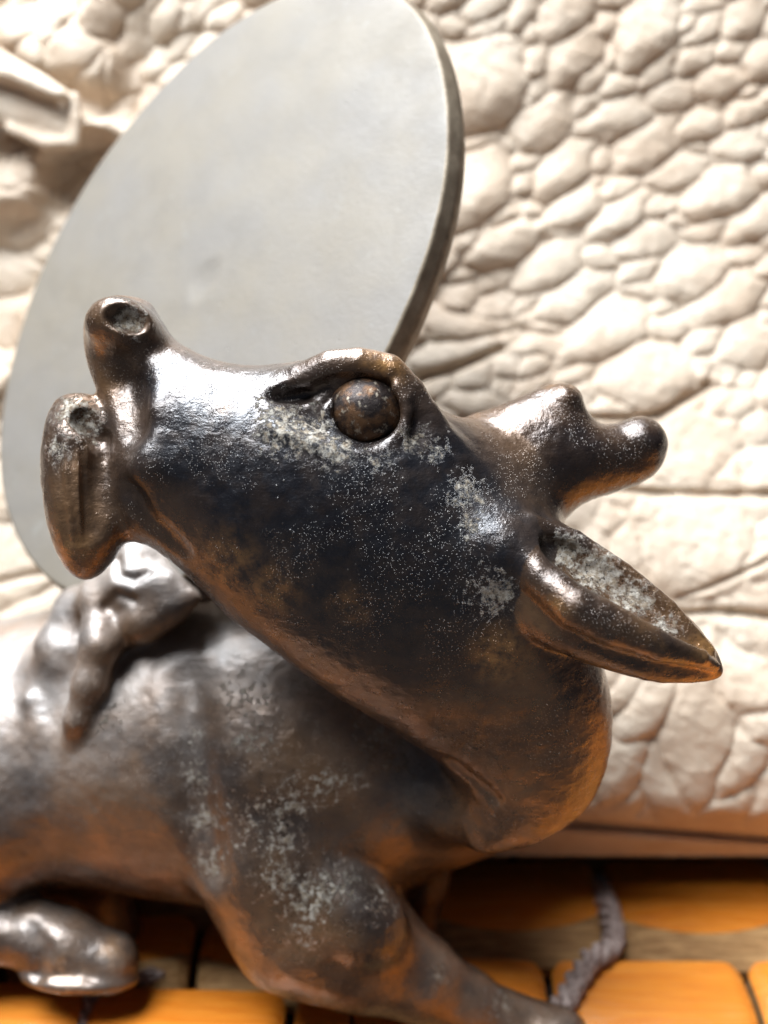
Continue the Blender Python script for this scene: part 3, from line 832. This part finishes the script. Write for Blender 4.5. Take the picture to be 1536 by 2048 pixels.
def build_bag():
    u0, u1, v0, v1 = -420, 1960, -520, 1712
    step = 3.4
    nu = int((u1 - u0) / step) + 1; nv = int((v1 - v0) / step) + 1
    U, Vv = np.meshgrid(np.linspace(u0, u1, nu), np.linspace(v0, v1, nv), indexing='ij')
    seeds = [list(x) for x in bag_scales]
    # fill what is left with scales of the neighbourhood's kind
    r2 = np.random.default_rng(5)
    for vv in np.arange(v0, v1, 34):
        for uu in np.arange(u0, u1, 46):
            x = uu + r2.uniform(-14, 14); y = vv + r2.uniform(-10, 10)
            big = 1.0 if (900 > x or y < 800) else 1.35
            a, b, g = 40 * big * r2.uniform(0.8, 1.3), 24 * big * r2.uniform(0.8, 1.2), 28 + r2.uniform(-14, 14)
            if y > 1350 and x > 1000: g = 60 + r2.uniform(-30, 30)
            ok = True
            for (sx, sy, sa, sb, sg) in seeds:
                t = math.radians(sg); dx, dy = x - sx, -(y - sy)
                e = math.hypot((dx * math.cos(t) + dy * math.sin(t)) / (sa + b * .5), (-dx * math.sin(t) + dy * math.cos(t)) / (sb + b * .5))
                if e < 1.0: ok = False; break
            if ok: seeds.append([x, y, a, b, g])
    # every scale is a pillow; where pillows meet the higher one wins
    wp = np.stack([U.ravel() / 55, Vv.ravel() / 55, np.zeros(U.size)], 1)
    wu = U + (11 * fbm(wp, 1.0, 2)).reshape(U.shape); wv = Vv + (10 * fbm(wp + 9.7, 1.0, 2)).reshape(U.shape)
    flat = np.clip((Vv - 650) / 250, 0, 1) * np.clip((U - 850) / 100, 0, 1) * np.clip((1400 - Vv) / 100, 0, 1)
    hgt = np.full(U.shape, -0.035)
    sec = np.full(U.shape, -0.035)
    for (sx, sy, sa, sb, sg) in seeds:
        R = 1.6 * max(sa, sb)
        i0, i1 = np.clip([int((sx - R - 30 - u0) / step), int((sx + R + 30 - u0) / step) + 1], 0, nu)
        j0, j1 = np.clip([int((sy - R - 30 - v0) / step), int((sy + R + 30 - v0) / step) + 1], 0, nv)
        if i1 <= i0 or j1 <= j0: continue
        x = wu[i0:i1, j0:j1] - sx; y = -(wv[i0:i1, j0:j1] - sy)
        t = math.radians(sg)
        pw = 1.6
        e = (np.abs((x * math.cos(t) + y * math.sin(t)) / sa) ** pw + np.abs((-x * math.sin(t) + y * math.cos(t)) / sb) ** pw) ** (1 / pw)
        A_ = 0.0062 * min(min(sa, sb), 75) ** 0.85 * 0.88 * r2.uniform(0.85, 1.15)
        h = A_ * (1 - (e / 1.62) ** 2.3) * (1 - 0.30 * np.clip(y / max(sb, sa * .5), -1, 1)) * (1 - 0.62 * flat[i0:i1, j0:j1])
        a, b_ = hgt[i0:i1, j0:j1], sec[i0:i1, j0:j1]
        up = h > a
        sec[i0:i1, j0:j1] = np.where(up, a, np.maximum(b_, h))
        hgt[i0:i1, j0:j1] = np.maximum(a, h)
    q = np.clip((hgt - sec) / 0.045, 0, 1)
    hgt = hgt - 0.034 * (1 - q) ** 2 * (1 - 0.3 * flat)
    # fine wrinkles
    fp = np.stack([U.ravel() / 22, Vv.ravel() / 22, np.zeros(U.size)], 1)
    hgt = hgt + 0.05 * fbm(fp, 1.0, 3).reshape(U.shape) * (0.4 + 0.6 * (1 - q))
    bp = np.stack([U.ravel() / 260, Vv.ravel() / 260, np.full(U.size, 3.3)], 1)
    hgt = hgt + 0.22 * fbm(bp, 1.0, 2).reshape(U.shape)
    # gathered folds towards the upper left
    fl = np.clip((420 - U) / 200, 0, 1) * np.clip((1000 - Vv) / 300, 0, 1)
    hgt = hgt + fl * 0.22 * np.sin((U * 0.5 + Vv * 0.9) / 46 + 2.0 * fbm(bp, 1.6, 2).reshape(U.shape) * 3)
    # long creases
    def crease(pts, w, dep):
        nonlocal hgt
        P = catmull(np.array(pts, float), 8, closed=False)
        d2 = np.full(U.shape, 1e9)
        for i in range(len(P) - 1):
            a, b = P[i], P[i + 1]; e = b - a
            t = np.clip(((U - a[0]) * e[0] + (Vv - a[1]) * e[1]) / (e @ e), 0, 1)
            d2 = np.minimum(d2, (U - a[0] - t * e[0]) ** 2 + (Vv - a[1] - t * e[1]) ** 2)
        hgt = hgt - dep * np.exp(-d2 / (w * w))
    crease([(830, 762), (900, 740), (1000, 700)], 9, 0.16)
    crease([(850, 950), (1020, 965), (1180, 975), (1400, 990), (1600, 985)], 8, 0.10)
    crease([(1100, 835), (1290, 835), (1370, 800), (1420, 770)], 8, 0.12)
    crease([(1300, 1240), (1450, 1225), (1600, 1245)], 9, 0.12)
    crease([(1360, 1195), (1430, 1170), (1536, 1120)], 6, 0.08)
    crease([(0, 1165), (60, 1150), (140, 1140)], 8, 0.08)
    # panel belly: full above, tucked in towards the foot
    kn = np.array([(-600, -16.2), (0, -16.95), (300, -17.15), (600, -17.15), (900, -16.5), (1150, -15.95), (1330, -15.7), (1480, -15.65), (1600, -15.75), (1660, -15.9), (1700, -16.2), (1712, -16.5)])
    v_ = np.linspace(v0, v1, nv)
    z_ = np.interp(v_, kn[:, 0], kn[:, 1])
    ker = np.exp(-np.linspace(-2, 2, 41) ** 2); ker /= ker.sum()
    z_ = np.convolve(np.pad(z_, 20, mode='edge'), ker, mode='valid')
    bulge = np.tile(z_, (nu, 1))
    tt = np.clip((U - 420) / 500, 0, 1); tt = tt * tt * (3 - 2 * tt)
    bulge = bulge - (1 - tt) * (bulge + 17.2) * 0.85
    seam = Vv + 0.0 * U
    slope = (U - 1150) * 0.075
    vs = seam - slope
    bulge = bulge - 0.28 * np.exp(-((vs - 1648) / 9) ** 2)
    hgt = hgt * np.clip((1650 - vs) / 60, 0.08, 1)
    X = -bulge * (U - 768) * K; Y = -bulge * (1024 - Vv) * K
    Z = hgt + bulge
    P = np.stack([X.ravel(), Y.ravel(), Z.ravel()], 1)
    idx = np.arange(nu * nv).reshape(nu, nv)
    F = np.stack([idx[:-1, :-1].ravel(), idx[:-1, 1:].ravel(), idx[1:, 1:].ravel(), idx[1:, :-1].ravel()], 1)
    # rear of the bag, coarse, joined round the rim
    n0 = len(P)
    rim = np.concatenate([idx[:, 0], idx[-1, 1:], idx[::-1, -1][1:], idx[0, ::-1][1:-1]])
    Pr = P[rim] + np.array([0, 0.0, -5.0])
    # keep the back of the foot on the mat
    Wd = to_world(Pr); Wd[:, 2] = np.maximum(Wd[:, 2], 0.05)
    allP = np.concatenate([to_world(P), Wd, [Wd.mean(0)]])
    m = len(rim)
    F2 = [(int(rim[(i + 1) % m]), int(rim[i]), n0 + i, n0 + (i + 1) % m) for i in range(m)]
    F3 = [(n0 + (i + 1) % m, n0 + i, n0 + m) for i in range(m)]
    rt = thing('leather_bag', 'cream crocodile leather bag standing upright behind the bronze beast', 'bag', ground(900, 1705))
    mesh_from('front_panel', allP, F.tolist() + F2 + F3, M_LEA, rt)
    return rt
bag = build_bag()

def sheet_strip(name, pts, half, thick, mat, parent, wob=0.0):
    """a thick leather strip following a path; pts are (px,py,depth)"""
    P = catmull(np.array([L(*p) for p in pts]), 10, closed=False)
    n = len(P); Vv = []; m = 16
    T = np.gradient(P, axis=0); T /= np.linalg.norm(T, axis=1, keepdims=True)
    up = np.array([0, 0, 1.0])
    for i in range(n):
        side = np.cross(up, T[i]); side /= np.linalg.norm(side)
        nn = np.cross(T[i], side)
        hw = half[0] + (half[1] - half[0]) * i / (n - 1)
        for j in range(m):
            a = 2 * math.pi * j / m
            x = math.copysign(abs(math.cos(a)) ** 0.5, math.cos(a)) * hw
            y = math.copysign(abs(math.sin(a)) ** 0.7, math.sin(a)) * thick
            Vv.append(P[i] + side * x + nn * y)
    F = []
    for i in range(n - 1):
        for j in range(m):
            a = i * m + j; b = i * m + (j + 1) % m
            F.append((a, b, b + m, a + m))
    F.append(tuple(range(m))[::-1]); F.append(tuple((n - 1) * m + j for j in range(m)))
    Vv = np.array(Vv)
    if wob: Vv = Vv + wob * np.stack([fbm(Vv, 2, 2), fbm(Vv + 5, 2, 2), fbm(Vv + 9, 2, 2)], 1)
    return mesh_from(name, to_world(Vv), F, mat, parent)

# folded flap with its stitched edge, upper left
def build_flap():
    c = Clay([-8.2, 2.8, -17.6], [-3.4, 8.2, -15.4], 0.035)
    D = 16.75
    FL = [(-260, 60, D), (-100, 60, D), (0, 95, D), (60, 130, D), (115, 165, D), (146, 188, D), (152, 230, D), (152, 275, D), (132, 298, D), (90, 290, D), (30, 262, D), (-60, 240, D), (-160, 250, D), (-260, 260, D)]
    c.inflate(FL, 0.30, k=0.05, lap=2.6)
    c.chain([(L(-200, 200, D - 0.4), 0.2), (L(0, 185, D - 0.38), 0.16), (L(100, 212, D - 0.34), 0.1)], k=0.15, cut=True)
    c.chain([(L(148, 195, D - 0.1), 0.09), (L(153, 240, D - 0.1), 0.09), (L(148, 285, D - 0.1), 0.09), (L(95, 288, D - 0.1), 0.09), (L(20, 258, D - 0.1), 0.08)], k=0.06)
    c.chain([(L(-100, 120, D - 0.3), 0.10), (L(20, 150, D - 0.3), 0.10), (L(120, 190, D - 0.26), 0.09)], k=0.12)
    v, q = c.mesh(2)
    v = v + normals_of(v, q) * (0.05 * fbm(v, 1.8, 3))[:, None]
    return mesh_from('flap', to_world(v), q, M_LEA, bag)
build_flap()

# ------------------------------------------------------------------ bamboo mat
mat_root = thing('bamboo_mat', 'glossy orange bamboo tile mat laced with grey cord under the bronze beast', 'mat', (0, 14, -0.45))
TL, TW, TT, PW, PL = 2.30, 1.24, 0.46, 1.31, 2.42
ROT = math.radians(-4.8)
def tile_mesh(seed, TW=1.24, v0_=-0.06, v1_=0.40):
    r = np.random.default_rng(seed)
    nu = 22
    rows = [(1.0, 0), (0.93, 0), (0.7, 0), (0.35, 0), ('a', 0), ('b', 0), (None, 0), (None, 0.25), (None, 0.6), (-0.96, 1), (-1.0, 1)]
    us = np.sin(np.linspace(-1, 1, nu) * math.pi / 2)
    rc = 0.24
    V = []
    pk = r.uniform(-0.15, 0.15)
    for i, u in enumerate(us):
        x = u * TL / 2
        ex = max(abs(x) - (TL / 2 - rc), 0); yf = 1 - (rc - math.sqrt(max(rc * rc - ex * ex, 0))) / (TW / 2)
        sm = 1 - min(abs(u - pk * (1 - abs(u))), 1) ** 2.0
        vb = v0_ - v1_ * sm                                   # where the skin ends and the cut begins
        for k, (v, f) in enumerate(rows):
            if v == 'a': v = min(vb + 0.28, 0.3)
            elif v == 'b': v = vb + 0.12
            elif v is None: v = vb + (-0.96 - vb) * f if f else vb
            z = -0.03 * max(v, 0) ** 2 - (0.06 if k == 0 else 0.0) - 0.06 * max(abs(u) - 0.9, 0) / 0.1
            if v < vb:
                g = (vb - v) / (vb + 1)
                z -= 0.30 * g ** 1.1
            else:
                z -= 0.055 * (1 - min((v - vb) / 0.45, 1)) ** 2
            V.append((x, v * yf * TW / 2, z))
    nv = len(rows)
    nb = len(V)
    idx = np.arange(nb).reshape(nu, nv)
    F = []; mi = []
    for i in range(nu - 1):
        for j in range(nv - 1):
            F.append((int(idx[i, j + 1]), int(idx[i + 1, j + 1]), int(idx[i + 1, j]), int(idx[i, j])))
            mi.append(0 if j < 6 else 1)
    rim = [int(k) for k in np.concatenate([idx[:, -1], idx[-1, ::-1][1:], idx[::-1, 0][1:], idx[0, :][1:-1]])]
    m = len(rim); b1 = len(V)
    for k in rim: V.append((V[k][0] * 0.985, V[k][1] * 0.98, -TT))
    for i in range(m):
        j = (i + 1) % m
        F.append((rim[j], rim[i], b1 + i, b1 + j)); mi.append(1)
    F.append(tuple(b1 + i for i in range(m))[::-1]); mi.append(1)
    V = np.array(V, float)
    V[:, :2] *= 1 + 0.006 * r.standard_normal()
    V[:, 2] += 0.01 * np.sin(V[:, 0] * r.uniform(1, 2) + seed)
    me = bpy.data.meshes.new('tile')
    me.from_pydata((V * CM).tolist(), [], F)
    me.materials.append(M_TOP); me.materials.append(M_SIDE)
    me.polygons.foreach_set('material_index', np.array(mi, np.int32))
    me.polygons.foreach_set('use_smooth', np.ones(len(F), bool))
    me.update()
    me.set_sharp_from_angle(angle=math.radians(32))
    return me
TM_L = [tile_mesh(i) for i in range(3)]
TM_R = [tile_mesh(i + 5, 1.98, -0.22, 0.36) for i in range(3)]
refA = ground(1237, 1905)                                   # front corner where two tiles meet
refL = ground(190, 1962)
rt = np.random.default_rng(11)
ROTR, ROTL, PWR = math.radians(-1.0), math.radians(-2.5), 2.06
offR = {1: -1.1, 0: 0.0, -1: -0.92, -2: 0.2, 2: 0.1}
offL = {-1: 0.0, 0: 1.1, 1: -0.55, 2: 0.6, 3: 0.0, 4: 1.0, -2: -0.9}
def pt_R(i, j):
    x = (i + 0.5) * PL + offR[j]; y = (j + 0.5) * PWR
    return (refA[0] + x * math.cos(ROTR) - y * math.sin(ROTR), refA[1] + x * math.sin(ROTR) + y * math.cos(ROTR))
def pt_L(i, j):
    x = (i + 0.5) * PL + offL[j]; y = (j + 0.5) * PW
    return (refL[0] + x * math.cos(ROTL) - y * math.sin(ROTL), refL[1] + x * math.sin(ROTL) + y * math.cos(ROTL))
def lay(me, x, y, rot):
    o = link_mesh('tile', me, mat_root)
    o.location = (x * CM, (y - 14) * CM, (0.45 + rt.uniform(-0.025, 0.015)) * CM)
    o.rotation_euler = (rt.uniform(-0.035, 0.035), rt.uniform(-0.022, 0.022), rot + rt.uniform(-0.015, 0.015))
left_end = {}
for j in range(-2, 3):
    for i in range(-1, 4):
        x, y = pt_R(i, j)
        lay(TM_R[rt.integers(3)], x, y, ROTR)
    left_end[j] = pt_R(-1, j)[0] - PL / 2
for j in range(-2, 5):
    for i in range(-5, 4):
        x, y = pt_L(i, j)
        jr = math.floor((y - refA[1]) / PWR)
        edge = min(left_end.get(jr, 9), left_end.get(jr + 1, 9) if (y + PW / 2 - refA[1]) / PWR > jr + 1 else 9, left_end.get(jr - 1, 9) if (y - PW / 2 - refA[1]) / PWR < jr else 9)
        if x + TL / 2 < edge + 0.03: lay(TM_L[rt.integers(3)], x, y, ROTL)
        elif x - TL / 2 < edge - 0.35:                          # a cut tile closes the row
            wcut = edge - (x - TL / 2)
            lay(TM_L[rt.integers(3)], x - TL / 2 + wcut / 2, y, ROTL)
            last_cut = COL.objects[-1]; last_cut.scale = (wcut / TL, 1, 1)
# cords laced through the joints
def cord(pts, r=0.085, name='cord'):
    P = catmull(np.array(pts, float), 14, closed=False)
    seg = np.concatenate([[0], np.cumsum(np.linalg.norm(np.diff(P, axis=0), axis=1))])
    T = np.gradient(P, axis=0); T /= np.linalg.norm(T, axis=1, keepdims=True)
    Vv = []; F = []; m = 8
    for s in range(3):
        b0 = len(Vv)
        for i in range(len(P)):
            side = np.cross(T[i], [0, 0, 1.0]); side /= max(np.linalg.norm(side), 1e-6); nn = np.cross(side, T[i])
            a = seg[i] / 0.42 * 2 * math.pi / 1.6 + s * 2.094
            c = P[i] + (side * math.cos(a) + nn * math.sin(a)) * r * 0.62
            for q in range(m):
                t = 2 * math.pi * q / m
                Vv.append(c + (side * math.cos(t) + nn * math.sin(t)) * r * 0.62)
        for i in range(len(P) - 1):
            for q in range(m):
                a = b0 + i * m + q; b = b0 + i * m + (q + 1) % m
                F.append((a, b, b + m, a + m))
    Vv = np.array(Vv); Vv = Vv + 0.04 * np.stack([fbm(Vv, 9, 2), fbm(Vv + 4, 9, 2), fbm(Vv + 8, 9, 2)], 1)
    return mesh_from(name, Vv, F, M_CORD, mat_root)
A_ = pt_R(-0.5, 0); B_ = pt_R(-0.5, -1)
cord([(A_[0], A_[1] + 0.6, -0.2), (A_[0], A_[1], -0.02), (A_[0] - 0.02, A_[1] - 0.6, 0.0), (A_[0] - 0.12, A_[1] - 1.0, 0.04), (B_[0] + 0.52, B_[1] + 0.72, 0.10), (B_[0] + 0.16, B_[1] + 0.12, 0.09), (B_[0] - 0.05, B_[1] - 0.35, 0.02), (B_[0] - 0.12, B_[1] - 0.9, -0.12)], r=0.13)
g = ground(190, 1962)
cord([(g[0] + 0.75, g[1] + 0.28, -0.16), (g[0] + 0.35, g[1] + 0.12, -0.06), (g[0] + 0.05, g[1] - 0.05, -0.05), (g[0] - 0.03, g[1] - 0.5, -0.14), (g[0], g[1] - 1.0, -0.2)], r=0.08)
bk = bpy.data.meshes.new('backing')
w, d = 0.22, 0.14
bk.from_pydata([(-w, -d, 0), (w, -d, 0), (w, d, 0), (-w, d, 0), (-w, -d, -0.001), (w, -d, -0.001), (w, d, -0.001), (-w, d, -0.001)], [], [(0, 1, 2, 3), (7, 6, 5, 4), (0, 4, 5, 1), (1, 5, 6, 2), (2, 6, 7, 3), (3, 7, 4, 0)])
bk.materials.append(M_BACK)
bo = link_mesh('backing', bk, mat_root); bo.location = (0, 0, -0.0005)
tb = bpy.data.meshes.new('table_top')
s_ = 1.5
tb.from_pydata([(-s_, -s_, 0), (s_, -s_, 0), (s_, s_, 0), (-s_, s_, 0)], [], [(0, 1, 2, 3)])
tb.materials.append(M_BACK)
to = link_mesh('table_top', tb); to.location = (0, 0.1, -0.0066); to['kind'] = 'structure'
